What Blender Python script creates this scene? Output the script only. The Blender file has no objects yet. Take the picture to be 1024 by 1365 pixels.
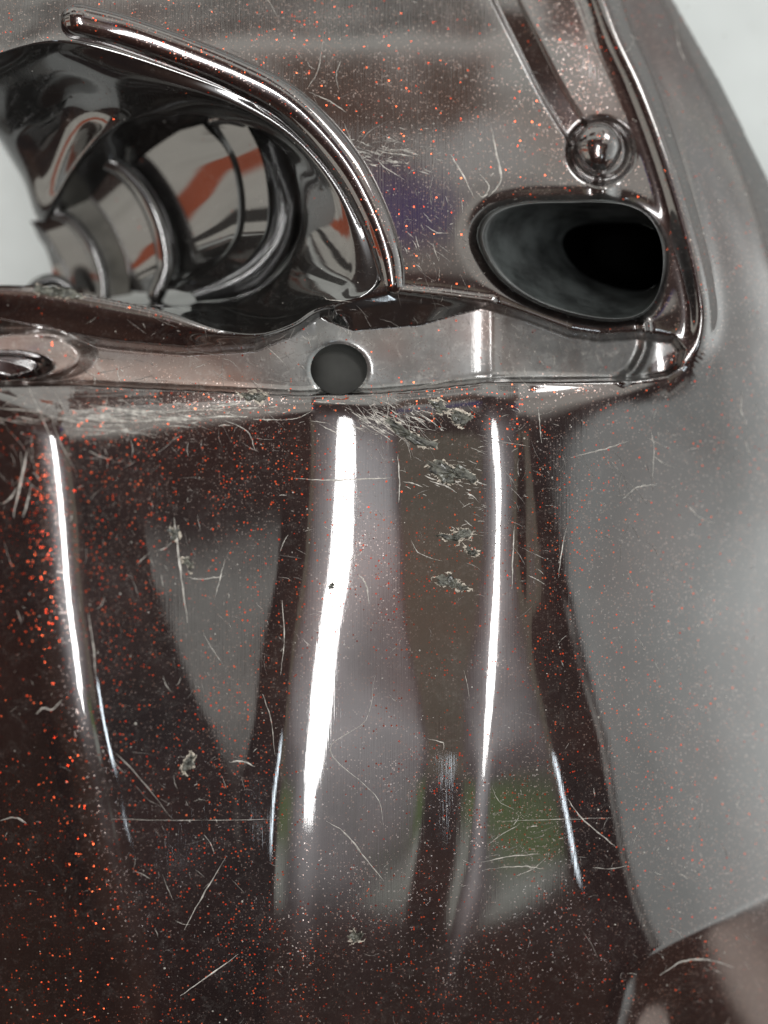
import bpy, math, random
import numpy as np
from mathutils import Vector, Matrix

random.seed(7)
rng = np.random.default_rng(7)
scene = bpy.context.scene
COL = scene.collection

# ------------------------------------------------------------------ scale
S = 0.00015          # metres per millimetre-like modelling unit ("px")
D = 3000.0           # camera height above the cover, in the same units
CU, CV = 512.0, 682.5

# ------------------------------------------------------------------ camera
cam_d = bpy.data.cameras.new("camera")
cam = bpy.data.objects.new("camera", cam_d)
COL.objects.link(cam)
cam.location = (0, 0, D * S)
cam_d.sensor_fit = 'HORIZONTAL'
cam_d.sensor_width = 36
cam_d.lens = 36 * D / 1024
cam_d.clip_start = 0.01
cam_d.clip_end = 20
cam_d.dof.use_dof = True
cam_d.dof.focus_distance = (D + 20) * S
cam_d.dof.aperture_fstop = 6.0
scene.camera = cam

# ------------------------------------------------------------------ colour management
scene.view_settings.view_transform = 'Standard'
scene.view_settings.look = 'None'
scene.view_settings.exposure = 0.15
scene.view_settings.gamma = 1.0
scene.render.engine = 'CYCLES'
scene.cycles.max_bounces = 8
scene.cycles.use_denoising = True

# ------------------------------------------------------------------ room light (world)
world = bpy.data.worlds.new("World")
scene.world = world
world.use_nodes = True
wt = world.node_tree
wt.nodes.clear()


class NB:
    """small node builder"""
    def __init__(s, t): s.t = t
    def n(s, kind, **kw):
        nd = s.t.nodes.new(kind)
        for k, v in kw.items(): setattr(nd, k, v)
        return nd
    def put(s, sock, v):
        if v is None: return
        if hasattr(v, 'links') or hasattr(v, 'is_linked'): s.t.links.new(v, sock)
        else: sock.default_value = v
    def m(s, op, a, b=None, c=None, clamp=False):
        nd = s.n('ShaderNodeMath', operation=op, use_clamp=clamp)
        s.put(nd.inputs[0], a); s.put(nd.inputs[1], b); s.put(nd.inputs[2], c)
        return nd.outputs[0]
    def sm(s, x, a, b):          # smoothstep from a to b
        nd = s.n('ShaderNodeMapRange', interpolation_type='SMOOTHSTEP')
        s.put(nd.inputs[0], x); s.put(nd.inputs[1], a); s.put(nd.inputs[2], b)
        nd.inputs[3].default_value = 0; nd.inputs[4].default_value = 1
        return nd.outputs[0]
    def mix(s, f, a, b, blend='MIX'):
        nd = s.n('ShaderNodeMix', data_type='RGBA', blend_type=blend)
        s.put(nd.inputs[0], f)
        for sock, v in ((nd.inputs[6], a), (nd.inputs[7], b)):
            if isinstance(v, tuple): sock.default_value = (*v[:3], 1)
            else: s.put(sock, v)
        return nd.outputs[2]
    def mapv(s, vec, scale, loc=(0, 0, 0)):
        nd = s.n('ShaderNodeMapping')
        s.put(nd.inputs[0], vec); nd.inputs[1].default_value = loc; nd.inputs[3].default_value = scale
        return nd.outputs[0]
    def noise(s, vec, scale, detail=2, rough=0.5, dist=0.0):
        nd = s.n('ShaderNodeTexNoise')
        s.put(nd.inputs['Vector'], vec)
        nd.inputs['Scale'].default_value = scale; nd.inputs['Detail'].default_value = detail
        nd.inputs['Roughness'].default_value = rough; nd.inputs['Distortion'].default_value = dist
        return nd.outputs[0]


W = NB(wt)
tc = W.n('ShaderNodeTexCoord')
sep = W.n('ShaderNodeSeparateXYZ')
W.put(sep.inputs[0], tc.outputs['Generated'])
den = W.m('ADD', sep.outputs[2], 1.02)
nz = W.noise(tc.outputs['Generated'], 5.0, 3)
nzo = W.m('MULTIPLY', W.m('SUBTRACT', nz, 0.5), 0.10)
P_ = W.m('ADD', W.m('DIVIDE', sep.outputs[0], den), nzo)
Q_ = W.m('ADD', W.m('DIVIDE', sep.outputs[1], den), nzo)
nbig = W.noise(tc.outputs['Generated'], 2.3, 4, 0.6)


def rect(col, p0, p1, q0, q1, c, soft=0.012, k=1.0):
    soft, sq = soft if isinstance(soft, tuple) else (soft, soft)
    a = W.m('MULTIPLY', W.sm(P_, p0 - soft, p0 + soft), W.m('SUBTRACT', 1.0, W.sm(P_, p1 - soft, p1 + soft)))
    b = W.m('MULTIPLY', W.sm(Q_, q0 - sq, q0 + sq), W.m('SUBTRACT', 1.0, W.sm(Q_, q1 - sq, q1 + sq)))
    return W.mix(W.m('MULTIPLY', W.m('MULTIPLY', a, b), k), col, c)


wc = W.mix(W.sm(nbig, 0.35, 0.7), (0.032, 0.022, 0.024), (0.13, 0.070, 0.052))
ROOM = [  # p0, p1, q0, q1, colour, softness : unseen workshop walls and added colour patches, placed for the reflections they give
    (-3, 3, 0.30, 4, (1.42, 1.43, 1.33), 0.03),        # far wall, beige
    (-3, 3, 0.95, 9, (0.06, 0.055, 0.05), 0.02),
    (0.15, 0.36, 0.16, 0.31, (1.15, 1.1, 1.0), 0.03),
    (0.42, 5, 0.46, 0.95, (0.75, 0.75, 0.72), 0.13),
    (-0.9, -0.45, 0.34, 0.52, (0.08, 0.075, 0.07), 0.01),
    (-0.35, -0.12, 0.42, 0.58, (0.10, 0.08, 0.075), 0.01),
    (0.20, 0.27, 0.40, 0.70, (0.10, 0.08, 0.07), 0.01),
    (-0.02, 0.08, 0.44, 0.50, (1.1, 0.22, 0.07), 0.008),
    (0.36, 4, -0.36, 0.42, (1.0, 1.04, 1.01), 0.02),     # right hand wall
    (0.66, 4, -0.36, 0.36, (2.1, 2.2, 2.15), (0.20, 0.06)),
    (0.62, 4, -0.9, -0.40, (1.0, 0.82, 0.72), 0.03),
    (-1.30, -0.42, -0.36, 0.26, (1.3, 1.24, 1.10), 0.015),  # left wall
    (-1.30, -0.44, -0.115, -0.035, (0.95, 0.19, 0.07), 0.012),
    (-1.30, -0.50, 0.10, 0.17, (0.03, 0.03, 0.03), 0.012),
    (-2.2, -1.30, -0.5, 0.5, (1.3, 1.25, 1.1), 0.02),
    (-1.75, -1.60, -0.5, 0.5, (0.03, 0.03, 0.03), 0.012),
    (-0.05, 0.05, -0.19, 0.13, (2.5, 2.55, 2.6), (0.11, 0.07)),      # soft glow added round the tubes, for a halo beside their highlights
    (0.130, 0.172, -0.16, 0.09, (0.36, 0.32, 0.24), 0.007),
    (0.298, 0.340, -0.18, -0.005, (0.75, 0.73, 0.68), (0.006, 0.03)),
    (0.092, 0.126, -0.197, -0.152, (0.30, 0.46, 0.16), 0.006),
    (0.092, 0.126, -0.218, -0.199, (0.9, 0.95, 0.85), 0.006),
    (0.118, 0.158, 0.255, 0.36, (0.24, 0.14, 0.10), (0.012, 0.02)),
    (0.150, 0.168, 0.235, 0.270, (1.5, 1.5, 1.45), 0.006),
    (0.104, 0.116, 0.395, 0.48, (0.10, 0.09, 0.08), 0.005),
    (0.128, 0.142, 0.385, 0.46, (0.12, 0.13, 0.12), 0.005),
    (0.130, 0.150, 0.195, 0.235, (0.09, 0.10, 0.50), 0.012),
]
for p0, p1, q0, q1, c, sf in ROOM:
    wc = rect(wc, p0, p1, q0, q1, c, sf)
wc = W.mix(W.m('MULTIPLY', W.sm(nz, 0.30, 0.75), 0.30), wc, (0.24, 0.23, 0.225), 'MULTIPLY')
bg = W.n('ShaderNodeBackground')
W.put(bg.inputs[0], wc)
bg.inputs[1].default_value = 1.0
wo = W.n('ShaderNodeOutputWorld')
wt.links.new(bg.outputs[0], wo.inputs[0])


# ------------------------------------------------------------------ lamps
def lamp(name, p0, p1, q0, q1, lum, col=(1, 1, 1), dist=1.0):
    """area lamp that fills the directions which surface slopes p0..p1, q0..q1 mirror"""
    p, q = (p0 + p1) / 2, (q0 + q1) / 2
    k = 1 + p * p + q * q
    d = Vector((2 * p / k, 2 * q / k, (1 - p * p - q * q) / k))
    ld = bpy.data.lights.new(name, 'AREA')
    ld.shape = 'RECTANGLE'
    ld.size = 2 * dist * math.tan(math.atan(p1) - math.atan(p0))
    ld.size_y = 2 * dist * math.tan(math.atan(q1) - math.atan(q0))
    ld.energy = lum * math.pi * ld.size * ld.size_y
    ld.color = col
    o = bpy.data.objects.new(name, ld)
    COL.objects.link(o)
    o.location = d * dist
    ax = (Vector((1, 0, 0)) - d * d.x).normalized()
    o.rotation_euler = Matrix((ax, d.cross(ax), d)).transposed().to_euler()
    return o


for k, (qa, qb) in enumerate(((-0.183, 0.118), (-0.200, 0.124), (-0.172, 0.110))):
    lamp("tube_lamp", -0.030 + k * 0.021, -0.019 + k * 0.021, qa, qb + 0.025, 28, (1, 0.99, 0.97), 1.1)
lamp("bench_lamp", 0.30, 0.45, 0.38, 0.52, 12, (1, 0.99, 0.97), 1.0)
lamp("window_lamp", 0.180, 0.200, -0.235, -0.155, 9, (0.82, 0.92, 1.0), 1.2)


# ------------------------------------------------------------------ helpers
def smooth(x):
    x = np.clip(x, 0, 1)
    return x * x * (3 - 2 * x)


def spline(pts, n=8, closed=False):
    pts = np.array(pts, float)
    N = len(pts)
    out = []
    segs = N if closed else N - 1
    for i in range(segs):
        if closed:
            p0, p1, p2, p3 = pts[(i - 1) % N], pts[i], pts[(i + 1) % N], pts[(i + 2) % N]
        else:
            p1, p2 = pts[i], pts[i + 1]
            p0 = pts[i - 1] if i > 0 else 2 * p1 - p2
            p3 = pts[i + 2] if i + 2 < N else 2 * p2 - p1
        for k in range(n):
            t = k / n
            out.append(0.5 * ((2 * p1) + (-p0 + p2) * t + (2 * p0 - 5 * p1 + 4 * p2 - p3) * t * t
                              + (-p0 + 3 * p1 - 3 * p2 + p3) * t ** 3))
    if not closed:
        out.append(pts[-1])
    return np.array(out)


def path_dist(poly, U, V, closed=False):
    """distance to a polyline and the parameter (0..1) along it"""
    best = np.full(U.shape, 1e18)
    par = np.zeros(U.shape)
    n = len(poly)
    m = n if closed else n - 1
    for i in range(m):
        a = poly[i]; b = poly[(i + 1) % n]
        d = b - a
        L = max(d[0] ** 2 + d[1] ** 2, 1e-9)
        t = np.clip(((U - a[0]) * d[0] + (V - a[1]) * d[1]) / L, 0, 1)
        q = (U - a[0] - t * d[0]) ** 2 + (V - a[1] - t * d[1]) ** 2
        w = q < best
        best = np.where(w, q, best)
        par = np.where(w, (i + t) / m, par)
    return np.sqrt(best), par


def poly_sd(poly, U, V):
    """signed distance, negative inside a closed polygon"""
    d, _ = path_dist(poly, U, V, True)
    inside = np.zeros(U.shape, bool)
    n = len(poly)
    for i in range(n):
        a = poly[i]; b = poly[(i + 1) % n]
        if a[1] == b[1]: continue
        c = ((a[1] > V) != (b[1] > V)) & (U < (b[0] - a[0]) * (V - a[1]) / (b[1] - a[1]) + a[0])
        inside ^= c
    return np.where(inside, -d, d)


def world_pts(u, v, z):
    k = (D - z) / D * S
    return np.stack([(u - CU) * k, -(v - CV) * k, z * S], axis=-1)


# ------------------------------------------------------------------ outlines
OPENING = spline([(-140, 70), (-60, 92), (0, 70), (50, 56), (95, 54), (150, 66), (230, 92), (310, 122), (380, 158), (430, 204),
                  (470, 262), (497, 325), (508, 372), (490, 392), (455, 402), (422, 412), (390, 432), (345, 446), (290, 440), (220, 415),
                  (140, 397), (60, 383), (0, 380), (-60, 382), (-140, 385)], 6, True)
SCOOP = spline([(636, 318), (650, 285), (690, 270), (750, 267), (820, 268), (862, 285), (883, 325), (882, 378), (862, 415),
                (826, 428), (770, 422), (706, 400), (660, 365)], 8, True)
HOLE = np.array([(452 + 38 * math.cos(a), 492 + 34 * math.sin(a)) for a in np.linspace(0, 2 * math.pi, 64, False)])
CHANNEL = np.array([(-160, 415), (0, 428), (60, 440), (150, 455), (250, 464), (340, 458), (385, 440), (422, 414), (475, 400), (530, 389),
                    (655, 404), (700, 418), (760, 440), (800, 446), (850, 442), (900, 448), (914, 466), (908, 488), (890, 500), (840, 507),
                    (750, 508), (650, 508), (580, 516), (500, 523), (400, 526), (250, 519), (100, 512), (-160, 517)], float)
EDGE_U = np.array([-160, 100, 250, 400, 500, 580, 650, 750, 840, 890, 920, 1200], float)
EDGE_V = np.array([517, 512, 519, 526, 523, 516, 508, 508, 507, 500, 480, 470], float)
RIM = spline([(770, -80), (800, -10), (822, 50), (852, 115), (884, 200), (912, 290), (932, 370), (938, 430), (924, 474), (885, 500)], 8)
GROOVE = spline([(640, -80), (670, -10), (705, 60), (738, 125), (772, 180)], 8)


# ------------------------------------------------------------------ the height field of the moulding
def base_height(us, vs):
    """mirror-slope across each row, integrated to a height"""
    def c(*p):
        p = sorted(p)
        return lambda v, a=np.array([q[0] for q in p], float), b=np.array([q[1] for q in p], float): np.interp(v, a, b)
    r1 = c((530, 66), (640, 80), (800, 95), (960, 116), (1060, 136), (1180, 162), (1300, 186), (1400, 196))
    tl = c((540, 215), (690, 192), (800, 203), (900, 245), (1000, 284), (1070, 306), (1200, 315), (1400, 325))
    tr = c((540, 385), (690, 378), (800, 369), (900, 352), (1000, 336), (1070, 322), (1130, 330), (1400, 345))
    cc = c((540, 462), (640, 460), (760, 452), (860, 437), (960, 425), (1075, 412), (1365, 400))
    ol = c((540, 545), (700, 545), (850, 560), (1000, 585), (1365, 545))
    orr = c((540, 640), (760, 640), (900, 625), (1000, 615), (1170, 600), (1290, 570), (1365, 560))
    r3 = c((300, 658), (530, 656), (650, 666), (800, 662), (900, 656), (1000, 648), (1170, 634), (1290, 604), (1365, 586))
    g = c((500, 715), (600, 722), (700, 738), (830, 768), (960, 800), (1080, 824), (1200, 850), (1260, 872), (1400, 930))
    rim = c((-80, 780), (0, 812), (110, 862), (200, 897), (290, 925), (370, 945), (440, 955), (520, 965), (600, 990), (700, 1010))
    rows = []
    for v in vs:
        # lower, fluted part
        tri = smooth((v - 640) / 60)
        sl = smooth((v - 500) / 380)
        k = [(-200, -0.40), (r1(v) - 60, -0.32), (r1(v) - 14, -0.09), (r1(v) + 12, 0.14), (r1(v) + 20, 0.17), (r1(v) + 27, 0.254),
             (tl(v) - 4, 0.256), (tl(v) + 5, 0.312), (tr(v) - 5, 0.316), (tr(v) + 3, 0.245), (tr(v) + 10, 0.234),
             (cc(v) - 48, 0.236), (cc(v) - 44, 0.15), (cc(v) - 40, 0.115), (cc(v) - 19, 0.075), (cc(v) - 2, -0.012), (cc(v) + 2, -0.012), (cc(v) + 19, 0.058), (cc(v) + 60, 0.078), (ol(v) - 22, 0.088), (ol(v) - 8, 0.150), (ol(v) + 6, 0.156), (orr(v) - 5, 0.158), (orr(v) + 3, 0.13),
             (r3(v) - 9, 0.09), (r3(v), -0.03), (r3(v) + 10, 0.085), (r3(v) + 45, 0.118), (g(v) - 76 + 50 * (1 - sl), 0.132), (g(v) - 62 + 42 * (1 - sl), 0.245), (g(v) - 14, 0.262), (g(v), 0.345 + 0.02 * sl), (g(v) + 60, 0.37 + 0.13 * sl),
             (g(v) + 200, 0.50 + 0.30 * sl), (g(v) + 330, 0.85 + 0.25 * sl), (1400, 1.3)]
        kl = np.array(sorted(k))
        # upper plate
        x = rim(v)
        k2 = np.array([(-200, 0.12), (100, 0.175), (400, 0.165), (600, 0.15), (x - 120, 0.22), (x - 10, 0.30), (x + 6, 0.50), (x + 40, 0.62), (x + 75, 0.95), (x + 110, 1.6), (x + 150, 2.3), (x + 400, 2.4)])
        Pl = np.interp(us, kl[:, 0], kl[:, 1])
        Pu = np.interp(us, k2[:, 0], k2[:, 1])
        far = smooth((us - 880) / 90)
        w = smooth((v - (445 - 130 * far)) / (140 + 340 * far))
        P = Pl * w + Pu * (1 - w)
        rows.append(P - (us - CU) / (2 * D))
    P = np.array(rows)
    ker = np.exp(-0.5 * (np.arange(-4, 5) / 1.3) ** 2); ker /= ker.sum()
    P = sum(kk * np.roll(P, s, 1) for kk, s in zip(ker, range(-4, 5)))
    kv = np.exp(-0.5 * (np.arange(-36, 37) / 12.0) ** 2); kv /= kv.sum()
    Pp = np.pad(P, ((36, 36), (0, 0)), mode='edge')
    P = sum(kk * Pp[i:i + P.shape[0]] for i, kk in enumerate(kv))
    du = us[1] - us[0]
    H = -np.cumsum(P, 1) * du
    i0 = int(np.argmin(abs(us - 400)))
    H = H - H[:, i0:i0 + 1]
    Q = np.interp(vs, [-80, 0, 70, 150, 250, 400, 520, 700, 900, 1050, 1200, 1365, 1450],
                  [0.42, 0.36, 0.28, 0.20, 0.16, 0.11, 0.05, 0.02, -0.03, -0.10, -0.14, -0.20, -0.24])
    Q = np.convolve(np.pad(Q, 36, mode='edge'), kv, 'valid')
    H0 = np.cumsum(Q) * (vs[1] - vs[0])
    H0 -= np.interp(600, vs, H0)
    return H + H0[:, None]


def add_features(H, U, V):
    ev = np.interp(U, EDGE_U, EDGE_V)
    upw = 1 - smooth((V - ev + 1) / 7)          # 1 above the edge of the fluted panel
    # fluted panel: rounded top edge
    dv = np.clip(V - ev, 0, None)
    inx = 1 - smooth((U - 860) / 70)
    H = H - (1 - upw) * 6 * np.exp(-(dv / 15) ** 1.3) * inx
    # recessed channel behind the edge
    sd = poly_sd(CHANNEL, U, V)
    cut = smooth((-sd + 2) / np.interp(V, [470, 500], [13, 7]))
    depth = 30 * inx + 18 * (1 - inx)
    H = H - upw * cut * depth
    # rounded shoulder of plate round channel
    H = H - upw * 6 * (np.exp(-np.clip(sd, 0, None) / 7) + 0 * sd) * inx
    # long sloping underside between the bar and the vertical crest
    top = np.interp(U, [425, 475, 530, 655], [412, 398, 388, 403])
    bot = np.interp(U, [425, 470, 560, 655], [424, 441, 434, 407])
    inw = (U > 425) & (U < 655)
    t = np.clip((V - top) / np.maximum(bot - top, 1), 0, 1)
    fix = np.where(inw & (V > top) & (V < bot + 12), cut * 30 - t * 30, 0) * smooth((U - 425) / 25) * smooth((655 - U) / 20)
    H = H + fix * upw
    # the channel floor leans back a little
    H = H + upw * np.clip((-sd) / 12, 0, 1) * -0.05 * (V - 470)
    # dark lip between the socket and the channel slopes towards the front
    lt = np.interp(U, [-160, 0, 60, 140, 220, 290, 345, 390, 430], [385, 380, 383, 397, 415, 440, 446, 432, 410])
    lb = np.interp(U, [-160, 0, 60, 150, 250, 340, 385, 430], [418, 428, 440, 455, 464, 458, 440, 414])
    tt = (V - lt) / np.maximum(lb - lt, 6)
    H = H + 24 * (1 - smooth(tt)) * (U < 430) * (V > 340) * (tt > -1.5) * np.clip((430 - U) / 60, 0, 1)
    # fold across the lower right corner
    fa, fb = np.array([850, 1275.]), np.array([1024, 1188.])
    fn = np.array([-(fb - fa)[1], (fb - fa)[0]]); fn /= np.hypot(*fn)
    fd = (U - fa[0]) * fn[0] + (V - fa[1]) * fn[1]
    H = H - 0.42 * (np.sqrt(np.clip(fd, 0, None) ** 2 + 36) - 6) * (fd > 0) * smooth((U - 800) / 110)
    # vertical crest through the channel
    H = H + upw * (sd < 0) * 9 * np.exp(-np.sqrt((U - 656) ** 2 + 9) / 22) * smooth(-sd / 8)
    # crisp raised edge along the corner of the plate
    d, _ = path_dist(np.array([(528., 387.), (590., 393.), (656., 402.)]), U, V)
    H = H + 5 * np.exp(-(d / 5) ** 2)
    # small rib closing the channel at its right
    d, _ = path_dist(spline([(858, 432), (860, 462), (846, 492), (830, 504)], 6), U, V)
    H = H + 12 * np.exp(-(d / 6) ** 2)
    # swelling with a hollow at the left end of the channel
    e = ((U - 30) / 95) ** 2 + ((V - 474) / 36) ** 2
    H = H + upw * 40 * smooth((1.15 - e) / 0.6)
    e2 = ((U - 10) / 62) ** 2 + ((V - 488) / 20) ** 2
    H = H - upw * 36 * smooth((1.1 - e2) / 0.7)
    # bead along the rim
    d, par = path_dist(RIM, U, V)
    H = H + 17 * np.exp(-(d / 17) ** 2) * (1 - smooth((par - 0.76) / 0.22))
    # flat groove leading to the ball
    d, par = path_dist(GROOVE, U, V)
    sg = (U - np.interp(V, GROOVE[:, 1], GROOVE[:, 0]))
    H = H - (11 - 0.34 * np.clip(sg, -16, 16)) * (1 - smooth((d - 13) / 5))
    # ring moat of the ball
    d = np.hypot(U - 801, V - 201)
    H = H - 12 * np.exp(-((d - 39) / 5) ** 2)
    d = np.hypot((U - 806) / 13, (V - 254) / 16)
    H = H + 10 * np.exp(-d * d)
    # lead-in of the scoop, rolled edge
    sd = poly_sd(SCOOP, U, V)
    H = H - 8 * np.exp(-np.clip(sd, 0, None) / 7)
    sd = poly_sd(OPENING, U, V)
    H = H - 8 * np.exp(-np.clip(sd, 0, None) / 5) * (V > 380) * (U < 420)
    sd = poly_sd(HOLE, U, V)
    H = H - 3 * np.exp(-np.clip(sd, 0, None) / 3)
    # slight waviness of a hand rubbed moulding
    H = H + 0.35 * np.sin(U / 37 + 1.3 * np.sin(V / 61)) + 0.3 * np.sin(V / 47 + 1.1 * np.sin(U / 53))
    return H


STEP = 2.0
us = np.arange(-70, 1130, STEP)
vs = np.arange(-70, 1440, STEP)
U, V = np.meshgrid(us, vs)
HOLES = [(OPENING, poly_sd(OPENING, U, V)), (SCOOP, poly_sd(SCOOP, U, V)), (HOLE, poly_sd(HOLE, U, V))]
Hh = add_features(base_height(us, vs), U, V)


def height(u, v):
    """bilinear look-up of the moulding's height"""
    fu = np.clip((np.asarray(u, float) - us[0]) / STEP, 0, len(us) - 1.001)
    fv = np.clip((np.asarray(v, float) - vs[0]) / STEP, 0, len(vs) - 1.001)
    i = fu.astype(int); j = fv.astype(int)
    a = fu - i; b = fv - j
    return (Hh[j, i] * (1 - a) * (1 - b) + Hh[j, i + 1] * a * (1 - b) + Hh[j + 1, i] * (1 - a) * b + Hh[j + 1, i + 1] * a * b)


Us, Vs = U.copy(), V.copy()
for poly, sd in HOLES:      # pull the rows next to a hole onto its outline
    gy, gx = np.gradient(sd, STEP)
    gl = np.maximum(np.hypot(gx, gy), 1e-6)
    near = np.abs(sd) < 0.72 * STEP
    Us = np.where(near, Us - sd * gx / gl, Us)
    Vs = np.where(near, Vs - sd * gy / gl, Vs)
SD_CH = poly_sd(CHANNEL, U, V)
gy, gx = np.gradient(SD_CH, STEP)
gl = np.maximum(np.hypot(gx, gy), 1e-6)
near = (np.abs(SD_CH) < 0.6 * STEP) & (Us == U) & (Vs == V)
Us = np.where(near, Us - SD_CH * gx / gl, Us); Vs = np.where(near, Vs - SD_CH * gy / gl, Vs)
WB = np.interp(U, [425, 470, 560, 655], [424, 441, 434, 407])
SD_WB = np.where((U > 420) & (U < 660), V - WB, 99.0)
near = (np.abs(SD_WB) <= 0.5 * STEP) & (Us == U) & (Vs == V)
Vs = np.where(near, WB, Vs)
PTS = world_pts(Us, Vs, height(Us, Vs))
GP = world_pts(U, V, Hh)
ty, tx = np.gradient(GP, axis=(0, 1))
NRM = np.cross(tx, -ty)
NRM /= np.linalg.norm(NRM, axis=-1, keepdims=True)
NRM *= np.sign(NRM[..., 2:3])


# ------------------------------------------------------------------ materials
def new_mat(name):
    m = bpy.data.materials.new(name)
    m.use_nodes = True
    m.node_tree.nodes.clear()
    return m, NB(m.node_tree)


def lacquer(name, base, flake_amount=1.0, coarse=True, base_rough=0.34, scuff=1.0, metal=0.9, ior=1.8, smudge=0.06):
    m, B = new_mat(name)
    tcn = B.n('ShaderNodeTexCoord')
    obj = B.mapv(tcn.outputs['Object'], (1 / S,) * 3)
    sep = B.n('ShaderNodeSeparateXYZ'); B.put(sep.inputs[0], obj)
    X, Y = sep.outputs[0], sep.outputs[1]
    flat = B.n('ShaderNodeCombineXYZ'); B.put(flat.inputs[0], X); B.put(flat.inputs[1], Y); B.put(flat.inputs[2], B.m('MULTIPLY', sep.outputs[2], 0.6))
    vec = flat.outputs[0]
    # flakes
    dens = B.sm(B.noise(vec, 0.006, 3), 0.30, 0.68)
    def flakes(cell, r, share):
        vo = B.n('ShaderNodeTexVoronoi'); B.put(vo.inputs['Vector'], vec); vo.inputs['Scale'].default_value = 1 / cell
        s3 = B.n('ShaderNodeSeparateColor'); B.put(s3.inputs[0], vo.outputs['Color'])
        rr = B.m('MULTIPLY', B.m('ADD', s3.outputs[1], 0.35), r)
        dot = B.m('LESS_THAN', vo.outputs['Distance'], rr)
        return B.m('MULTIPLY', dot, B.m('GREATER_THAN', s3.outputs[0], share)), vo.outputs['Color'], s3.outputs[2]
    side = B.m('ADD', 0.25, B.m('MULTIPLY', B.sm(X, 420, 150), 0.75))
    th1 = B.m('SUBTRACT', 0.985, B.m('MULTIPLY', B.m('MULTIPLY', dens, side), 0.30 * flake_amount))
    f1, c1, s1 = flakes(3.4, 0.29, th1)
    if coarse:
        zone = B.m('MULTIPLY', B.sm(X, 60, -330), B.sm(Y, 180, -60))
        th2 = B.m('SUBTRACT', 1.0, B.m('MULTIPLY', zone, 0.10))
        f2, c2, s2 = flakes(4.5, 0.24, th2)
        f = B.m('MAXIMUM', f1, f2)
        cc_ = B.mix(f2, c1, c2)
        sh = B.m('ADD', s1, 0)
    else:
        f, cc_, sh = f1, c1, s1
    if flake_amount > 0:
        f3, c3, s3_ = flakes(2.4, 0.36, B.m('SUBTRACT', 0.80, B.m('MULTIPLY', dens, 0.35)))
        f3 = B.m('MULTIPLY', f3, 0.5)
        big = f
        cc_ = B.mix(B.m('GREATER_THAN', f, 0.5), c3, cc_)
        f = B.m('MAXIMUM', f, f3)
    fcol = B.mix(sh, (0.44, 0.026, 0.008), (0.58, 0.12, 0.045))
    if flake_amount > 0:
        fcol = B.mix(big, B.mix(s3_, (0.30, 0.17, 0.13), (0.50, 0.44, 0.42)), fcol)
    # tilt of every flake
    vm = B.n('ShaderNodeVectorMath', operation='SUBTRACT'); B.put(vm.inputs[0], cc_); vm.inputs[1].default_value = (0.5, 0.5, 0.5)
    vs_ = B.n('ShaderNodeVectorMath', operation='SCALE'); B.put(vs_.inputs[0], vm.outputs[0]); B.put(vs_.inputs['Scale'], B.m('ADD', 0.17, B.m('MULTIPLY', big if flake_amount > 0 else f, 0.33)))
    geo = B.n('ShaderNodeNewGeometry')
    va = B.n('ShaderNodeVectorMath', operation='ADD'); B.put(va.inputs[0], geo.outputs['Normal']); B.put(va.inputs[1], vs_.outputs[0])
    vn = B.n('ShaderNodeVectorMath', operation='NORMALIZE'); B.put(vn.inputs[0], va.outputs[0])
    # rubbed streaks along the flutes, haze and cloudy wear
    streak = B.noise(B.mapv(vec, (0.5, 0.012, 0.02)), 1.0, 3, 0.6)
    cloud = B.noise(vec, 0.012, 5, 0.65)
    fine = B.noise(vec, 0.25, 3, 0.6)
    hgt = B.m('ADD', B.m('MULTIPLY', streak, 0.35), B.m('MULTIPLY', cloud, 0.6))
    bump = B.n('ShaderNodeBump'); bump.inputs['Strength'].default_value = 0.13 * scuff; bump.inputs['Distance'].default_value = 0.7 * S
    B.put(bump.inputs['Height'], hgt)
    # specks of dust and tiny nicks
    sp = B.n('ShaderNodeTexVoronoi'); B.put(sp.inputs['Vector'], vec); sp.inputs['Scale'].default_value = 1 / 17
    s4 = B.n('ShaderNodeSeparateColor'); B.put(s4.inputs[0], sp.outputs['Color'])
    speck = B.m('MULTIPLY', B.m('LESS_THAN', B.m('ADD', sp.outputs['Distance'], B.m('MULTIPLY', B.m('SUBTRACT', fine, 0.5), 0.12)), 0.055), B.m('GREATER_THAN', s4.outputs[0], 0.82))
    pr = B.n('ShaderNodeBsdfPrincipled')
    bcol = B.mix(B.sm(cloud, 0.35, 0.75), tuple(base), tuple(min(1, c * 1.8) for c in base))
    bcol = B.mix(B.sm(B.noise(vec, 0.004, 2), 0.42, 0.7), bcol, (base[0] * 1.7, base[1] * 1.0, base[2] * 0.8))
    bcol = B.mix(B.m('MULTIPLY', streak, 0.14), bcol, (0.10, 0.09, 0.085))
    B.put(pr.inputs['Base Color'], bcol)
    pr.inputs['Metallic'].default_value = metal
    B.put(pr.inputs['Roughness'], B.m('ADD', base_rough - 0.06, B.m('MULTIPLY', cloud, 0.14)))
    pr.inputs['Coat Weight'].default_value = 1.0
    pr.inputs['Coat IOR'].default_value = ior
    B.put(pr.inputs['Coat Roughness'], B.m('ADD', 0.024, B.m('MULTIPLY', B.sm(cloud, 0.45, 0.8), 0.07 * scuff)))
    B.put(pr.inputs['Normal'], bump.outputs[0]); B.put(pr.inputs['Coat Normal'], bump.outputs[0])
    fl = B.n('ShaderNodeBsdfPrincipled')
    B.put(fl.inputs['Base Color'], fcol); fl.inputs['Metallic'].default_value = 1.0; fl.inputs['Roughness'].default_value = 0.24
    B.put(fl.inputs['Normal'], vn.outputs[0])
    fl.inputs['Coat Weight'].default_value = 0.3
    mx = B.n('ShaderNodeMixShader'); B.put(mx.inputs[0], f); B.put(mx.inputs[1], pr.outputs[0]); B.put(mx.inputs[2], fl.outputs[0])
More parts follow.
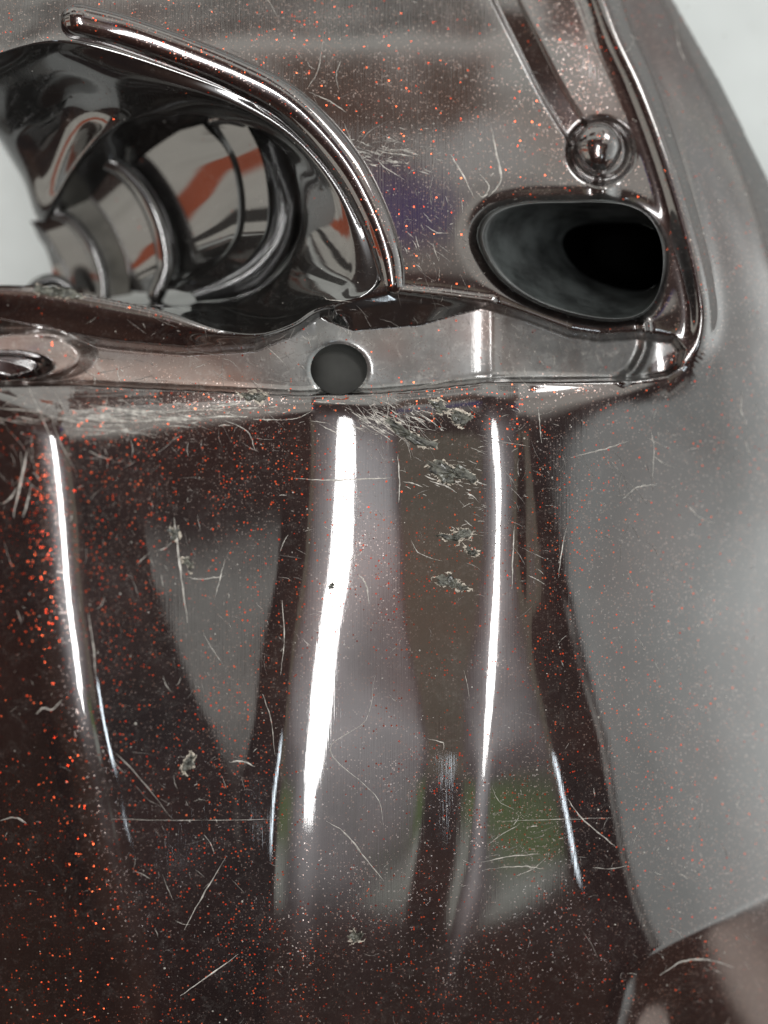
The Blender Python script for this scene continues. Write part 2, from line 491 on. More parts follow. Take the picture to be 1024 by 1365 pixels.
    du = B.n('ShaderNodeBsdfPrincipled'); du.inputs['Base Color'].default_value = (0.5, 0.48, 0.45, 1); du.inputs['Roughness'].default_value = 0.6
    mx2 = B.n('ShaderNodeMixShader'); smg = B.m('MULTIPLY', B.m('MULTIPLY', B.sm(B.noise(vec, 0.035, 6, 0.72, 1.5), 0.48, 0.72), B.sm(fine, 0.35, 0.65)), smudge)
    B.put(mx2.inputs[0], B.m('MAXIMUM', B.m('MULTIPLY', speck, 0.8), smg)); B.put(mx2.inputs[1], mx.outputs[0]); B.put(mx2.inputs[2], du.outputs[0])
    out = B.n('ShaderNodeOutputMaterial')
    m.node_tree.links.new(mx2.outputs[0], out.inputs[0])
    return m


M_SHELL = lacquer("flake_lacquer", (0.017, 0.011, 0.011), ior=2.2)
M_PLATE = lacquer("flake_lacquer_fine", (0.022, 0.015, 0.014), 0.26, False, ior=2.2)
M_GREY = lacquer("worn_lacquer", (0.125, 0.128, 0.127), 0.3, False, 0.42, 2.2, smudge=0.42)
M_BLACK = lacquer("black_gloss", (0.008, 0.008, 0.008), 0.0, False, 0.30, 0.5, 0.5, 2.1)


def simple(name, col, rough, metal=0.0, coat=0.0, nscale=0.1, var=0.4, bump=0.0):
    m, B = new_mat(name)
    tcn = B.n('ShaderNodeTexCoord')
    obj = B.mapv(tcn.outputs['Object'], (1 / S,) * 3)
    n = B.noise(obj, nscale, 5, 0.65)
    pr = B.n('ShaderNodeBsdfPrincipled')
    B.put(pr.inputs['Base Color'], B.mix(B.sm(n, 0.3, 0.7), tuple(c * (1 - var) for c in col), tuple(min(1, c * (1 + var)) for c in col)))
    pr.inputs['Roughness'].default_value = rough; pr.inputs['Metallic'].default_value = metal; pr.inputs['Coat Weight'].default_value = coat
    if bump:
        b = B.n('ShaderNodeBump'); b.inputs['Strength'].default_value = bump; b.inputs['Distance'].default_value = 2 * S
        B.put(b.inputs['Height'], n); B.put(pr.inputs['Normal'], b.outputs[0])
    out = B.n('ShaderNodeOutputMaterial'); m.node_tree.links.new(pr.outputs[0], out.inputs[0])
    return m


M_SCRATCH = simple("scratched_plastic", (0.42, 0.40, 0.37), 0.45, 0.3, 0.0, 0.15, 0.45)
M_GOUGE = simple("torn_plastic", (0.075, 0.075, 0.062), 0.35, 0.0, 0.4, 0.12, 0.9, 0.8)
M_BURR = simple("torn_plastic_edge", (0.50, 0.45, 0.38), 0.5, 0.0, 0.0, 0.3, 0.4, 0.6)
M_TABLE = simple("table_paint", (0.60, 0.64, 0.64), 0.55, 0.0, 0.0, 0.01, 0.04, 0.05)
M_DULL = simple("dull_dark_plastic", (0.095, 0.095, 0.085), 0.6, 0.0, 0.0, 0.05, 0.15)
M_SATIN = simple("satin_grey_plastic", (0.10, 0.098, 0.085), 0.33, 0.3, 0.3, 0.02, 0.3)
M_INNER = simple("scuffed_black_plastic", (0.032, 0.036, 0.036), 0.42, 0.0, 0.15, 0.02, 0.6, 0.15)
M_BORE_SHADE = simple("bore_shade_black", (0.004, 0.004, 0.004), 0.6, 0.0, 0.0, 0.05, 0.2)  # shade deep in the scoop, painted as black
M_BORE_SHADE.node_tree.nodes["Principled BSDF"].inputs["Specular IOR Level"].default_value = 0.0
M_FAINT = simple("faint_scratch", (0.17, 0.155, 0.145), 0.4, 0.3, 0.0, 0.15, 0.45)
M_HOLE = simple("hole_wall_plastic", (0.005, 0.011, 0.010), 0.30, 0.0, 0.3, 0.3, 0.6, 0.3)

# ------------------------------------------------------------------ the cover
cover = bpy.data.objects.new("moulded_cover", None)
COL.objects.link(cover)
cover.empty_display_size = 0.02
cover['label'] = "scratched glossy dark brown cover with copper flakes and fluted front on the pale table"
cover['category'] = "moulded cover"


def link(name, me, mat, parent, kind=None, label=None):
    me.materials.clear(); me.materials.append(mat)
    o = bpy.data.objects.new(name, me)
    COL.objects.link(o)
    o.parent = parent
    if kind: o['kind'] = kind
    if label: o['label'] = label
    return o


def mesh_from(name, verts, faces, smooth_=True):
    me = bpy.data.meshes.new(name)
    me.from_pydata([tuple(v) for v in verts], [], [tuple(f) for f in faces])
    if smooth_:
        me.polygons.foreach_set('use_smooth', [True] * len(me.polygons))
    me.update()
    return me


def grid_part(name, mask, mat, label=None):
    """the faces of the height field where mask is true, with the normals of the whole field"""
    ny, nx = U.shape
    jj, ii = np.nonzero(mask)
    a = jj * nx + ii
    quads = np.stack([a, a + nx, a + nx + 1, a + 1], 1)
    used, inv = np.unique(quads.ravel(), return_inverse=True)
    inv = inv.reshape(-1, 4)
    me = bpy.data.meshes.new(name)
    me.vertices.add(len(used)); me.vertices.foreach_set('co', PTS.reshape(-1, 3)[used].ravel().astype(np.float32))
    me.loops.add(inv.size); me.loops.foreach_set('vertex_index', inv.ravel().astype(np.int32))
    me.polygons.add(len(inv)); me.polygons.foreach_set('loop_start', np.arange(0, inv.size, 4, dtype=np.int32))
    me.update(calc_edges=True); me.validate()
    me.polygons.foreach_set('use_smooth', np.ones(len(me.polygons), bool))
    me.normals_split_custom_set_from_vertices(NRM.reshape(-1, 3)[used].astype(np.float32))
    me.update()
    return link(name, me, mat, cover, None, label)


cu = (U[:-1, :-1] + U[1:, 1:]) / 2
cv = (V[:-1, :-1] + V[1:, 1:]) / 2
keep = np.ones(cu.shape, bool)
for poly, sd in HOLES:
    mid = (Us[:-1, :-1] + Us[1:, 1:] + Us[1:, :-1] + Us[:-1, 1:]) / 4, (Vs[:-1, :-1] + Vs[1:, 1:] + Vs[1:, :-1] + Vs[:-1, 1:]) / 4
    cs = (sd[:-1, :-1] + sd[1:, 1:] + sd[1:, :-1] + sd[:-1, 1:]) / 4
    keep &= cs > 0
below = cv > np.interp(cu, EDGE_U, EDGE_V) + 1
rim_u = np.interp(cv, RIM[:, 1], RIM[:, 0])
rimd, _ = path_dist(RIM, cu, cv)
outer = ((cu > rim_u) & (cv < 500)) | (cu > 960)
SIL = np.array([(862, -80), (897, 0), (960, 110), (1024, 240), (1062, 330), (1100, 430), (1125, 520)], float)
keep &= ~((cu > np.interp(cv, SIL[:, 1], SIL[:, 0])) & (cv < 520))
bead = (rimd < 22) & (cv < 505)
mean4 = lambda A: (A[:-1, :-1] + A[1:, 1:] + A[1:, :-1] + A[:-1, 1:]) / 4
chan = mean4(SD_CH) < 0
grv = path_dist(GROOVE, cu, cv)[0] < 15
chan0 = chan.copy()
grid_part("fluted_panel", keep & below & ~outer & ~bead, M_SHELL)
grid_part("side_flank", keep & outer & ~bead, M_SHELL, "grey reflecting flank that falls away outside the rim")
grid_part("rim", keep & bead, M_SHELL)
wtop = np.interp(cu, [425, 475, 530, 655], [412, 398, 388, 403]); wbot = np.interp(cu, [425, 470, 560, 655], [424, 441, 434, 407])
under = (cu > 425) & (cu < 655) & (cv > wtop - 3) & (mean4(V - WB) < 0)
hollow = (((cu - 10) / 64) ** 2 + ((cv - 488) / 22) ** 2 < 1)
grid_part("step_face", keep & ~below & ~outer & ~bead & chan & under, M_BLACK, "sloping face under the plate corner, its dark reflection put into a black colour")  # blacker material stands in for the dark reflection on this underside
grid_part("hollow", keep & ~below & ~outer & ~bead & chan & hollow & ~under, M_SHELL)
chan &= ~under & ~hollow
upskip = under | hollow
grid_part("channel", keep & ~below & ~outer & ~bead & chan, M_GREY, "worn grey channel behind the fluted panel")
grid_part("groove", keep & ~below & ~outer & ~bead & ~chan & ~upskip & grv, M_PLATE)
grid_part("upper_plate", keep & ~below & ~outer & ~bead & ~chan & ~(upskip & chan0) & ~grv, M_PLATE)


# ------------------------------------------------------------------ lofted pieces
def loft(name, rows, mat, parent=cover, n_along=6, n_across=6, closed=False, kind=None, label=None, thick=0):
    """surface through rows of (u, v, z) points; rows are splined, then blended"""
    R = np.array([spline(r, n_along, closed) for r in rows])      # rows x m x 3
    m = R.shape[1]
    G = np.stack([spline(R[:, j], n_across) for j in range(m)], 1)
    P = world_pts(G[..., 0], G[..., 1], G[..., 2])
    nr = P.shape[0]
    faces = []
    for i in range(nr - 1):
        for j in range(m if closed else m - 1):
            j2 = (j + 1) % m
            faces.append((i * m + j, (i + 1) * m + j, (i + 1) * m + j2, i * m + j2))
    me = mesh_from(name, P.reshape(-1, 3), faces)
    o = link(name, me, mat, parent, kind, label)
    if thick:
        md = o.modifiers.new('thickness', 'SOLIDIFY'); md.thickness = thick * S; md.offset = -1
    return o


def tube(name, pts, mat, parent=cover, n=8, seg=20, label=None, cap=True):
    """round bar through (u, v, z, r) points"""
    A = spline(pts, n)
    C = world_pts(A[:, 0], A[:, 1], A[:, 2]); r = A[:, 3] * S
    T = np.gradient(C, axis=0); T /= np.linalg.norm(T, axis=1, keepdims=True)
    rings = []
    if cap:
        for t in (0.0, 0.35, 0.7, 0.92):
            rings.append((C[0] - T[0] * r[0] * (math.sqrt(1 - t * t) if t else 1), T[0], r[0] * max(t, 0.02)))
    rings += [(C[i], T[i], r[i]) for i in range(len(C))]
    if cap:
        for t in (0.92, 0.7, 0.35, 0.0):
            rings.append((C[-1] + T[-1] * r[-1] * (math.sqrt(1 - t * t) if t else 1), T[-1], r[-1] * max(t, 0.02)))
    vts, fcs = [], []
    for c, t, rr in rings:
        x = np.cross(t, (0, 0, 1)); x /= np.linalg.norm(x); y = np.cross(x, t)
        for k in range(seg):
            a = 2 * math.pi * k / seg
            vts.append(c + (x * math.cos(a) + y * math.sin(a)) * rr)
    for i in range(len(rings) - 1):
        for k in range(seg):
            k2 = (k + 1) % seg
            fcs.append((i * seg + k, i * seg + k2, (i + 1) * seg + k2, (i + 1) * seg + k))
    return link(name, mesh_from(name, vts, fcs), mat, parent, None, label)


def hz(u, v, dz=0.0):
    return float(height(u, v)) + dz


# thick round bar over the socket
tube("socket_bar", [(104, 28, hz(104, 28, 2), 24), (160, 42, hz(160, 42, 0), 24), (235, 68, hz(235, 68, 0), 24), (310, 98, hz(310, 98), 24),
                    (375, 132, hz(375, 132), 25), (425, 176, hz(425, 176), 25), (468, 230, hz(468, 230, 0), 24), (500, 292, hz(500, 292, -2), 22),
                    (518, 345, hz(518, 345, -4), 20), (524, 378, hz(524, 378, -10), 18)], M_SHELL, seg=32)
#BAR

# socket bowl: from the opening down to the stepped seat
z0 = lambda u, v: hz(u, v, -4)
rim_pts = [(-60, 92), (0, 70), (50, 56), (95, 54), (150, 66), (230, 92), (310, 122), (380, 158), (430, 204), (470, 262), (497, 325), (506, 375),
           (470, 402), (422, 412), (390, 432), (345, 446), (290, 440), (220, 415), (140, 397), (60, 383)]
mid_pts = [(-50, 120), (0, 100), (50, 90), (95, 92), (150, 104), (225, 118), (300, 138), (365, 170), (412, 212), (445, 262), (462, 320), (462, 368),
           (440, 392), (412, 405), (385, 418), (345, 425), (290, 422), (220, 410), (140, 402), (60, 394)]
in_pts = [(-40, 165), (0, 172), (40, 160), (95, 150), (150, 150), (215, 150), (280, 155), (340, 172), (382, 205), (400, 250), (406, 300), (392, 345),
          (372, 372), (350, 388), (325, 400), (300, 406), (270, 408), (220, 410), (140, 408), (60, 404)]
deep_pts = [(-30, 150), (0, 192), (30, 235), (58, 285), (110, 215), (190, 165), (275, 152), (330, 166), (372, 200), (390, 250), (396, 300), (382, 345),
            (360, 370), (340, 384), (318, 394), (296, 400), (266, 402), (220, 405), (140, 405), (60, 400)]
low_pts = [(-30, 152), (2, 196), (34, 238), (62, 288), (105, 300), (150, 290), (200, 270), (250, 262), (285, 265), (300, 280), (305, 305), (300, 335),
           (290, 355), (280, 368), (268, 378), (255, 385), (238, 390), (200, 396), (140, 400), (66, 398)]
loft("socket_bowl", [[(u, v, z0(u, v)) for u, v in rim_pts], [(u, v, -52) for u, v in mid_pts],
                     [(u, v, -110 - 40 * (u < 100) * (v < 200)) for u, v in in_pts], [(u, v, -150 - 70 * (u < 60) * (v < 300)) for u, v in deep_pts], [(u, v, -310) for u, v in low_pts]], M_BLACK, n_across=8, thick=5)

# seat rings, each a cylinder step nearer the far opening
seat = dict(n_across=8)
loft("seat_groove", [[(285, 150, -148), (333, 160, -148), (374, 200, -148), (392, 255, -148), (390, 315, -148), (362, 368, -148), (318, 395, -148), (262, 402, -148)],
                     [(280, 158, -178), (328, 172, -180), (362, 215, -182), (376, 262, -182), (372, 312, -182), (346, 352, -182), (306, 378, -182), (258, 394, -180)],
                     [(276, 165, -150), (320, 180, -150), (348, 220, -150), (358, 265, -150), (354, 310, -150), (330, 345, -150), (294, 370, -150), (250, 388, -150)]], M_BLACK, **seat)
loft("seat_land", [[(324, 158, -134), (347, 205, -134), (357, 260, -134), (353, 310, -134), (328, 348, -134), (292, 373, -134), (250, 390, -134)],
                   [(290, 166, -154), (316, 212, -154), (327, 265, -154), (323, 312, -154), (300, 345, -154), (268, 368, -154), (232, 386, -154)]], M_BLACK, **seat)
tube("seat_tab", [(284, 160, -136, 8), (304, 157, -130, 9), (324, 162, -136, 8)], M_BLACK)
loft("seat_drum", [[(290, 166, -155), (316, 212, -156), (327, 265, -156), (323, 312, -156), (300, 345, -156), (268, 368, -156), (232, 386, -156)],
                   [(284, 170, -166), (310, 214, -167), (320, 265, -168), (316, 312, -168), (294, 343, -168), (262, 366, -168), (226, 386, -168)]], M_BLACK, **seat)
loft("seat_wall", [[(270, 166, -164), (304, 205, -166), (317, 262, -166), (313, 312, -166), (292, 345, -166), (262, 366, -166), (226, 386, -166)],
                   [(204, 184, -200), (240, 220, -198), (262, 270, -198), (268, 318, -198), (256, 352, -198), (238, 372, -198), (216, 389, -198)],
                   [(136, 204, -232), (180, 232, -230), (212, 278, -228), (228, 322, -228), (228, 356, -228), (220, 378, -230), (206, 392, -232)]], M_BLACK, **seat)
tube("seat_lip", [(132, 212, -206, 12), (160, 224, -204, 13), (188, 252, -204, 14), (208, 288, -204, 15), (219, 325, -206, 15), (221, 358, -208, 14), (208, 392, -212, 13)], M_BLACK)
loft("seat_wall", [[(128, 214, -214), (155, 228, -212), (180, 256, -212), (198, 290, -212), (209, 326, -214), (210, 358, -216), (196, 390, -220)],
                   [(82, 240, -250), (112, 256, -250), (140, 285, -250), (158, 316, -250), (168, 340, -250), (173, 362, -252), (172, 388, -254)]], M_BLACK, **seat)
tube("seat_edge", [(82, 240, -251, 2.5), (112, 256, -251, 2.5), (140, 285, -251, 2.5), (158, 316, -251, 2.5), (168, 340, -251, 2.5), (173, 366, -253, 2.5)], M_BLACK)
loft("seat_face", [[(82, 240, -252), (112, 256, -252), (140, 285, -252), (158, 316, -252), (168, 340, -252), (174, 360, -254), (176, 392, -256)],
                   [(58, 284, -258), (84, 290, -258), (106, 312, -258), (124, 340, -258), (134, 362, -260), (138, 378, -260), (140, 398, -260)]], M_SATIN, **seat)
tube("seat_lip", [(72, 283, -250, 8), (92, 292, -250, 9), (112, 314, -250, 10), (128, 342, -250, 11), (136, 368, -252, 10), (138, 398, -253, 10)], M_BLACK)
loft("seat_wall", [[(70, 285, -257), (88, 294, -257), (106, 316, -257), (120, 343, -257), (128, 368, -259), (130, 398, -260)],
                   [(43, 296, -282), (60, 312, -282), (74, 334, -282), (85, 354, -282), (92, 372, -283), (96, 398, -284)]], M_BLACK, **seat)
tube("seat_edge", [(43, 296, -282, 2.5), (60, 312, -282, 2.5), (74, 334, -282, 2.5), (85, 354, -282, 2.5), (92, 372, -283, 2.5), (96, 394, -284, 2.5)], M_BLACK)
loft("seat_wall", [[(43, 298, -284), (60, 314, -284), (74, 336, -284), (85, 356, -284), (92, 374, -285), (96, 398, -286)],
                   [(52, 318, -300), (60, 330, -300), (66, 345, -300), (70, 360, -300), (72, 376, -300), (74, 398, -300)]], M_BLACK, **seat)
tube("seat_pin", [(40, 388, -250, 9), (56, 376, -250, 10), (76, 374, -250, 9), (92, 384, -250, 8)], M_BLACK)

# scoop: a tunnel that dives to the right
def ring_pts(poly, z, cx=None, cy=None, k=1.0, sx=0, sy=0, n=26):
    idx = np.linspace(0, len(poly), n, endpoint=False).astype(int)
    p = poly[idx]
    c = p.mean(0)
    q = c + (p - c) * k + (sx, sy)
    return [(a, b, z if z is not None else hz(pa, pb, -2)) for (a, b), (pa, pb) in zip(q, p)]
loft("scoop", [ring_pts(SCOOP, None), ring_pts(SCOOP, -40, k=0.965, sx=3), ring_pts(SCOOP, -75, k=0.86, sx=18, sy=-1), ring_pts(SCOOP, -130, k=0.66, sx=44, sy=-2),
               ring_pts(SCOOP, -175, k=0.56, sx=55, sy=-2)], M_INNER, closed=True, n_along=3)
loft("scoop_bore", [ring_pts(SCOOP, -172, k=0.562, sx=54, sy=-2), ring_pts(SCOOP, -240, k=0.54, sx=60, sy=-2), ring_pts(SCOOP, -420, k=0.48, sx=76, sy=-2), ring_pts(SCOOP, -550, k=0.44, sx=80, sy=0), ring_pts(SCOOP, -556, k=0.0001, sx=80, sy=0)], M_BORE_SHADE, closed=True, n_along=3)  # depth of the tunnel, its shade put into the black colour

# bolt hole with its wall and the dull plate behind it
hw = loft("bolt_hole", [[(u, v, hz(u, v, -1)) for u, v in HOLE[::4]], [(u - 3, v + 6, -100) for u, v in HOLE[::4]], [(u - 6, v + 12, -190) for u, v in HOLE[::4]]], M_HOLE, closed=True, n_along=4)
loft("back_plate", [[(400, 440, -192), (452, 440, -192), (510, 440, -192)], [(400, 492, -192), (452, 492, -192), (510, 492, -192)], [(400, 560, -192), (452, 560, -192), (510, 560, -192)]],
     M_DULL, parent=hw, n_along=3, n_across=3)

# ball stud
def ball(name, u, v, z, r, mat, sx=1.0, sy=1.0, sz=0.8):
    vts, fcs = [], []
    na, nb = 40, 20
    c = world_pts(np.array(u, float), np.array(v, float), np.array(z, float))
    for i in range(nb + 1):
        t = math.pi * i / nb
        for k in range(na):
            a = 2 * math.pi * k / na
            x, y = math.sin(t) * math.cos(a), math.sin(t) * math.sin(a)
            taper = 1 - 0.22 * max(0, -y)
            vts.append(c + np.array((x * r * sx * taper, y * r * sy, math.cos(t) * r * sz)) * S)
    for i in range(nb):
        for k in range(na):
            k2 = (k + 1) % na
            fcs.append((i * na + k, (i + 1) * na + k, (i + 1) * na + k2, i * na + k2))
    return link(name, mesh_from(name, vts, fcs), mat, cover)
ball("ball_stud", 797, 199, hz(797, 199, -2), 35, M_SHELL, 0.96, 1.08)


# ------------------------------------------------------------------ scratches, scuffs and gouges
def ribbon_data(pts, w, lift=0.45, n=6, taper=True, jitter=0.0):
    A = spline(pts, n)
    if jitter: A = A + rng.normal(0, jitter, A.shape)
    T = np.gradient(A, axis=0); T /= np.maximum(np.linalg.norm(T, axis=1, keepdims=True), 1e-6)
    N = np.stack([-T[:, 1], T[:, 0]], 1)
    t = np.linspace(0, 1, len(A))
    ww = w * (np.sin(np.pi * np.clip(t, 0.03, 0.97)) ** 0.6 if taper else np.ones(len(A))) * (1 + 0.3 * rng.normal(size=len(A)) * bool(jitter))
    L = A - N * ww[:, None] / 2; R = A + N * ww[:, None] / 2
    rows = [L, A, R]
    zz = [height(r[:, 0], r[:, 1]) + dz for r, dz in zip(rows, (lift * 0.3, lift + w * 0.12, lift * 0.3))]
    P = np.stack([world_pts(r[:, 0], r[:, 1], z) for r, z in zip(rows, zz)], 1)   # m x 3 x 3
    m = len(A)
    f = []
    for i in range(m - 1):
        for j in range(2):
            f.append((i * 3 + j, i * 3 + j + 1, (i + 1) * 3 + j + 1, (i + 1) * 3 + j))
    return P.reshape(-1, 3), f


def ribbons(name, items, mat, kind=None, parent=cover, label=None, jitter=0.0):
    V_, F_ = [], []; b = 0
    for pts, w in items:
        v, f = ribbon_data(pts, w, jitter=jitter)
        V_.append(v); F_ += [tuple(b + k for k in q) for q in f]; b += len(v)
    me = mesh_from(name, np.concatenate(V_), F_)
    return link(name, me, mat, parent, kind, label)


def clear(u, v, m=4):
    for poly in (OPENING, SCOOP, HOLE):
        pass
    i = int(np.clip((u - us[0]) / STEP, 0, len(us) - 1)); j = int(np.clip((v - vs[0]) / STEP, 0, len(vs) - 1))
    return all(sd[j, i] >= m for _, sd in HOLES)


# single scratches that can be pointed at
LONG = [
    ([(232, 690), (236, 720), (241, 760), (250, 830)], 3.0), ([(392, 637), (430, 640), (500, 638), (520, 637)], 2.2),
    ([(435, 1095), (462, 1112), (485, 1142), (512, 1175)], 2.4), ([(757, 1065), (775, 1090), (800, 1112), (822, 1130)], 2.6),
    ([(36, 602), (28, 640), (18, 690)], 4.0), ([(2, 672), (14, 664), (22, 650)], 3.0), ([(42, 645), (36, 672), (30, 690)], 2.4),
    ([(152, 1002), (180, 1030), (230, 1092)], 1.4), ([(245, 1240), (270, 1195), (300, 1145)], 1.6), ([(240, 1328), (280, 1300), (318, 1272)], 2.2),
    ([(150, 1092), (250, 1094), (380, 1092)], 1.0), ([(660, 1095), (760, 1092), (820, 1090)], 1.0), ([(376, 800), (379, 850), (374, 900)], 1.8),
    ([(655, 170), (662, 205), (668, 240), (652, 262)], 3.0), ([(600, 205), (618, 235), (634, 268)], 2.0), ([(640, 232), (652, 248), (645, 262), (636, 258)], 2.4),
    ([(518, 195), (505, 215), (540, 240)], 1.4), ([(412, 122), (440, 135), (462, 150)], 1.6), ([(432, 42), (425, 90), (410, 118)], 1.2),
    ([(455, 80), (448, 100), (452, 120)], 1.0), ([(118, 818), (124, 860), (128, 905)], 2.0), ([(478, 765), (488, 780), (492, 805)], 2.2),
    ([(484, 735), (470, 745), (455, 760)], 1.4), ([(530, 605), (533, 640), (532, 670)], 2.0), ([(718, 545), (720, 570), (722, 590)], 1.6),
    ([(760, 610), (800, 600), (838, 588)], 1.6), ([(830, 665), (850, 650), (876, 645)], 1.8), ([(686, 700), (684, 740), (683, 785)], 2.0),
    ([(745, 770), (748, 740), (756, 700)], 1.4), ([(880, 1300), (910, 1282), (945, 1280), (978, 1290)], 2.6), ([(868, 575), (872, 600), (870, 640)], 1.2),
    ([(640, 1150), (680, 1142), (722, 1138)], 2.0), ([(645, 1160), (690, 1155), (724, 1158)], 1.6), ([(0, 1094), (20, 1090), (36, 1098)], 3.0),
    ([(250, 770), (270, 772), (300, 768)], 1.6), ([(286, 800), (292, 775), (300, 745)], 1.4), ([(305, 1016), (322, 1015), (340, 1022)], 2.6),
    ([(48, 952), (58, 944), (70, 946), (82, 934)], 4.0), ([(350, 925), (362, 962), (366, 1006)], 1.6), ([(570, 985), (590, 990), (592, 1000)], 1.6),
    ([(900, 25), (905, 60), (918, 90)], 1.0), ([(990, 520), (988, 545), (996, 570)], 1.6), ([(500, 900), (488, 960), (440, 1000), (500, 1060), (512, 1100)], 1.2),
    ([(590, 748), (560, 738), (548, 720)], 1.2), ([(120, 540), (180, 548), (250, 546)], 2.4), ([(90, 556), (160, 562), (270, 558)], 2.6),
    ([(95, 572), (150, 574), (210, 580)], 1.8), ([(300, 560), (330, 575), (340, 600)], 1.6), ([(430, 395), (440, 400), (470, 402)], 1.0),
]
for i, (p, w) in enumerate(LONG):
    ribbons("scratch", [(p, w * 0.72)], M_SCRATCH, jitter=0.35)

# fine scratches, mostly in scuffed zones
items = []
ZONES = [(520, 555, 30, 14, 90, 0.55, 26), (170, 550, 110, 10, 110, 0.08, 40), (640, 640, 22, 60, 60, 0.3, 16), (510, 200, 30, 12, 60, 0.2, 18), (575, 330, 30, 40, 50, 0.9, 18), (420, 455, 60, 30, 50, 1.2, 16), (710, 460, 50, 25, 70, 1.4, 16), (170, 560, 150, 18, 85, 0.15, 34), (520, 200, 35, 18, 60, 0.0, 20), (570, 330, 40, 45, 40, 1.0, 20), (520, 575, 35, 25, 60, 0.8, 26),
         (740, 460, 70, 30, 50, 1.2, 14), (300, 490, 160, 16, 60, 0.1, 30), (60, 640, 60, 70, 34, 1.2, 26), (420, 760, 60, 90, 40, 0.3, 22),
         (250, 760, 60, 80, 40, 1.4, 26), (680, 640, 40, 90, 44, 0.7, 24), (800, 640, 90, 90, 40, 0.9, 30), (280, 1050, 60, 70, 34, 1.1, 22),
         (700, 1120, 60, 30, 34, 0.1, 26), (320, 420, 120, 16, 44, 0.35, 16), (920, 1270, 60, 50, 24, 0.6, 20), (60, 600, 60, 20, 30, 0.9, 30)]
for cx, cy, sx, sy, cnt, ang, ln in ZONES:
    for _ in range(cnt):
        u, v = rng.normal(cx, sx), rng.normal(cy, sy)
        a = ang + rng.normal(0, 0.45) if rng.random() < 0.75 else rng.random() * math.pi
        L = rng.exponential(ln * 0.5) + 4
        bend = rng.normal(0, 0.12) * L
        du, dv = math.cos(a) * L / 2, math.sin(a) * L / 2
        if clear(u, v) and clear(u + du, v + dv, 1) and clear(u - du, v - dv, 1):
            items.append(([(u - du, v - dv), (u - dv / L * bend, v + du / L * bend), (u + du, v + dv)], rng.uniform(0.3, 1.0)))
for _ in range(420):
    u, v = rng.uniform(-10, 1030), rng.uniform(0, 1370)
    a = rng.random() * math.pi; L = rng.exponential(8) + 3; bend = rng.normal(0, 0.15) * L
    du, dv = math.cos(a) * L / 2, math.sin(a) * L / 2
    if clear(u, v) and clear(u + du, v + dv, 1) and clear(u - du, v - dv, 1):
        items.append(([(u - du, v - dv), (u - dv / L * bend, v + du / L * bend), (u + du, v + dv)], rng.uniform(0.3, 0.8)))
scuff = []
for cx, cy, sx, sy, cnt, ang, ln in [(525, 562, 34, 13, 70, 0.55, 22), (175, 556, 70, 9, 60, 0.05, 60), (600, 640, 26, 14, 30, 0.35, 18), (515, 205, 28, 10, 34, 0.25, 18), (300, 545, 90, 9, 26, -0.05, 26)]:
    for _ in range(cnt):
        u, v = rng.normal(cx, sx), rng.normal(cy, sy)
        a = ang + rng.normal(0, 0.13); L = rng.exponential(ln * 0.6) + 5
        du, dv = math.cos(a) * L / 2, math.sin(a) * L / 2
        if clear(u, v) and clear(u + du, v + dv, 1) and clear(u - du, v - dv, 1):
            scuff.append(([(u - du, v - dv), (u + rng.normal(0, 0.7), v + rng.normal(0, 0.7)), (u + du, v + dv)], rng.uniform(0.5, 1.7)))
ribbons("scuff_marks", scuff, M_SCRATCH, kind="stuff", jitter=0.2)
ribbons("fine_scratches", items[::3], M_SCRATCH, kind="stuff", jitter=0.15)
ribbons("faint_scratches", items[1::3] + items[2::3], M_FAINT, kind="stuff", jitter=0.15)


# torn gouges: a ragged pit with curled burrs
def gouge(outline, seed, burrs, parent=cover):
    r = np.random.default_rng(seed)
    poly = spline(outline, 5, True)
    poly = poly + r.normal(0, 2.4, poly.shape)
    c = poly.mean(0)
    vts, fcs = [], []
    m = len(poly)
    poly = c + (poly - c) * 0.82
    for k, (s, dz) in enumerate(((1.0, 0.2), (0.84, 1.5), (0.62, 0.4), (0.34, 1.0), (0.05, 0.5))):
        q = c + (poly - c) * s + r.normal(0, 0.8, poly.shape) * (k > 0)
        zz = height(q[:, 0], q[:, 1]) + dz + np.abs(r.normal(0, 1.1, m)) * (k > 0)
        vts.append(world_pts(q[:, 0], q[:, 1], zz))
    for i in range(4):
        for j in range(m):
            fcs.append((i * m + j, i * m + (j + 1) % m, (i + 1) * m + (j + 1) % m, (i + 1) * m + j))
    o = link("gouge", mesh_from("gouge", np.concatenate(vts), fcs, False), M_GOUGE, parent)
    ax = np.linalg.eigh(np.cov((poly - c).T))[1][:, 1]
    it = []
    for _ in range(burrs * 5):
        a, b = poly[r.integers(0, m)], poly[r.integers(0, m)]
        p = a + (b - a) * r.random()
        ang = math.atan2(ax[1], ax[0]) + r.normal(0, 0.55)
        L = r.uniform(4, 15)
        d = np.array([math.cos(ang), math.sin(ang)]) * L / 2
        q = p + r.normal(0, 1.8, 2)
        it.append(([tuple(p - d), tuple(q), tuple(p + d)], r.uniform(0.6, 2.6)))
    ribbons("burr", it, M_BURR, parent=o, jitter=0.6)
    return o


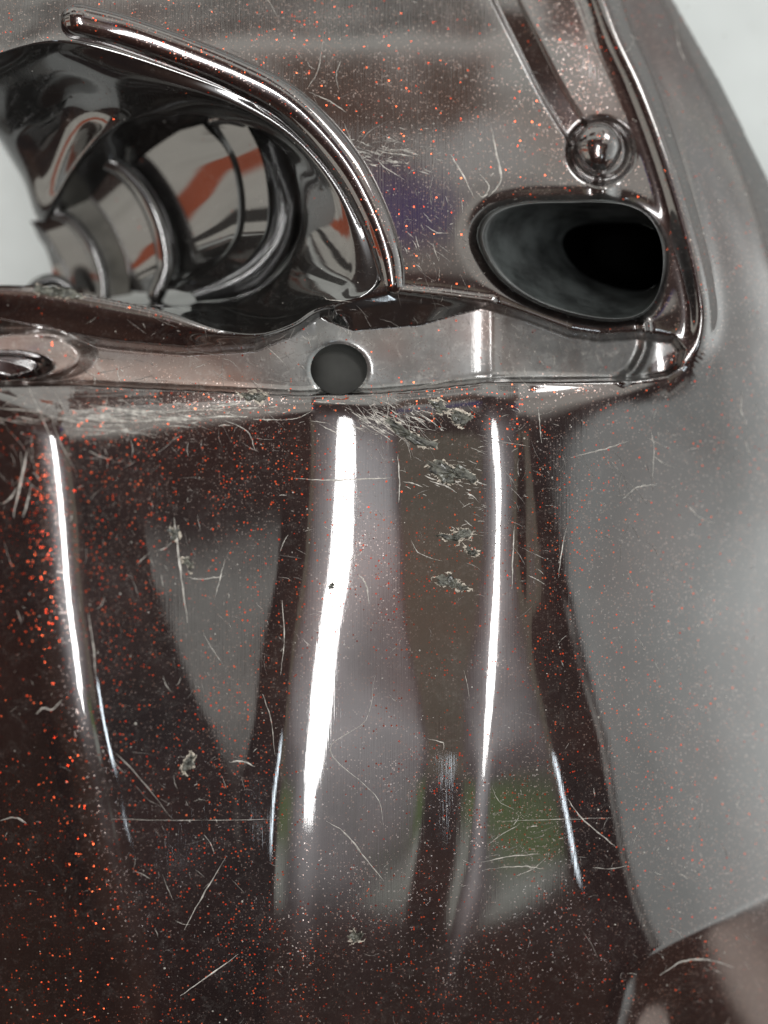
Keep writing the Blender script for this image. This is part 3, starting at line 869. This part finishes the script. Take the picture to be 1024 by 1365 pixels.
gouge([(508, 552), (530, 562), (556, 580), (588, 596), (580, 600), (548, 594), (520, 574)], 1, 7)
gouge([(562, 618), (580, 610), (600, 622), (618, 620), (640, 634), (642, 645), (620, 640), (600, 648), (580, 640)], 2, 10)
gouge([(582, 768), (598, 762), (612, 776), (630, 786), (618, 787), (598, 782), (584, 780)], 3, 7)
gouge([(600, 545), (622, 548), (634, 556), (622, 568), (604, 566)], 4, 7)
gouge([(574, 716), (604, 712), (628, 704), (634, 716), (608, 722)], 5, 7)
gouge([(570, 532), (590, 534), (600, 548), (582, 552)], 6, 5)
gouge([(620, 728), (636, 734), (640, 744), (626, 740)], 7, 4)
gouge([(226, 706), (238, 702), (240, 716), (230, 722)], 8, 4)
gouge([(244, 742), (256, 744), (258, 758), (248, 756)], 9, 3)
gouge([(315, 524), (340, 522), (362, 530), (340, 537)], 10, 6)
gouge([(438, 780), (443, 779), (444, 785), (439, 786)], 11, 1)
gouge([(244, 1012), (262, 1004), (256, 1024), (242, 1034)], 12, 5)
gouge([(36, 384), (70, 380), (112, 392), (104, 398), (60, 394)], 13, 7)
gouge([(470, 1240), (482, 1246), (474, 1256), (462, 1252)], 14, 3)

# dust crumbs
V_, F_ = [], []; b = 0
for _ in range(420):
    u, v = rng.uniform(0, 1024), rng.uniform(0, 1365)
    if not clear(u, v, 3): continue
    r = rng.uniform(0.5, 1.5) * (1.6 if rng.random() < 0.06 else 1)
    k = 5
    c = [(u + r * rng.uniform(0.6, 1.3) * math.cos(a), v + r * rng.uniform(0.6, 1.3) * math.sin(a)) for a in np.linspace(0, 2 * math.pi, k, False)]
    z = hz(u, v)
    V_ += [world_pts(np.array(x), np.array(y), np.array(z + 0.1)) for x, y in c] + [world_pts(np.array(u), np.array(v), np.array(z + r))]
    F_ += [(b + j, b + (j + 1) % k, b + k) for j in range(k)]; b += k + 1
link("dust_crumbs", mesh_from("dust_crumbs", V_, F_, False), M_SCRATCH, cover, "stuff")

# ------------------------------------------------------------------ the table
me = bpy.data.meshes.new("table_top")
t = 1.2; zt = -620 * S
me.from_pydata([(-t, -t, zt), (t, -t, zt), (t, t, zt), (-t, t, zt), (-t, -t, zt - 0.03), (t, -t, zt - 0.03), (t, t, zt - 0.03), (-t, t, zt - 0.03)], [],
               [(0, 1, 2, 3), (7, 6, 5, 4), (0, 4, 5, 1), (1, 5, 6, 2), (2, 6, 7, 3), (3, 7, 4, 0)])
me.materials.append(M_TABLE)
tb = bpy.data.objects.new("table_top", me); COL.objects.link(tb)
tb['kind'] = "structure"; tb['label'] = "pale blue grey table surface under the cover"
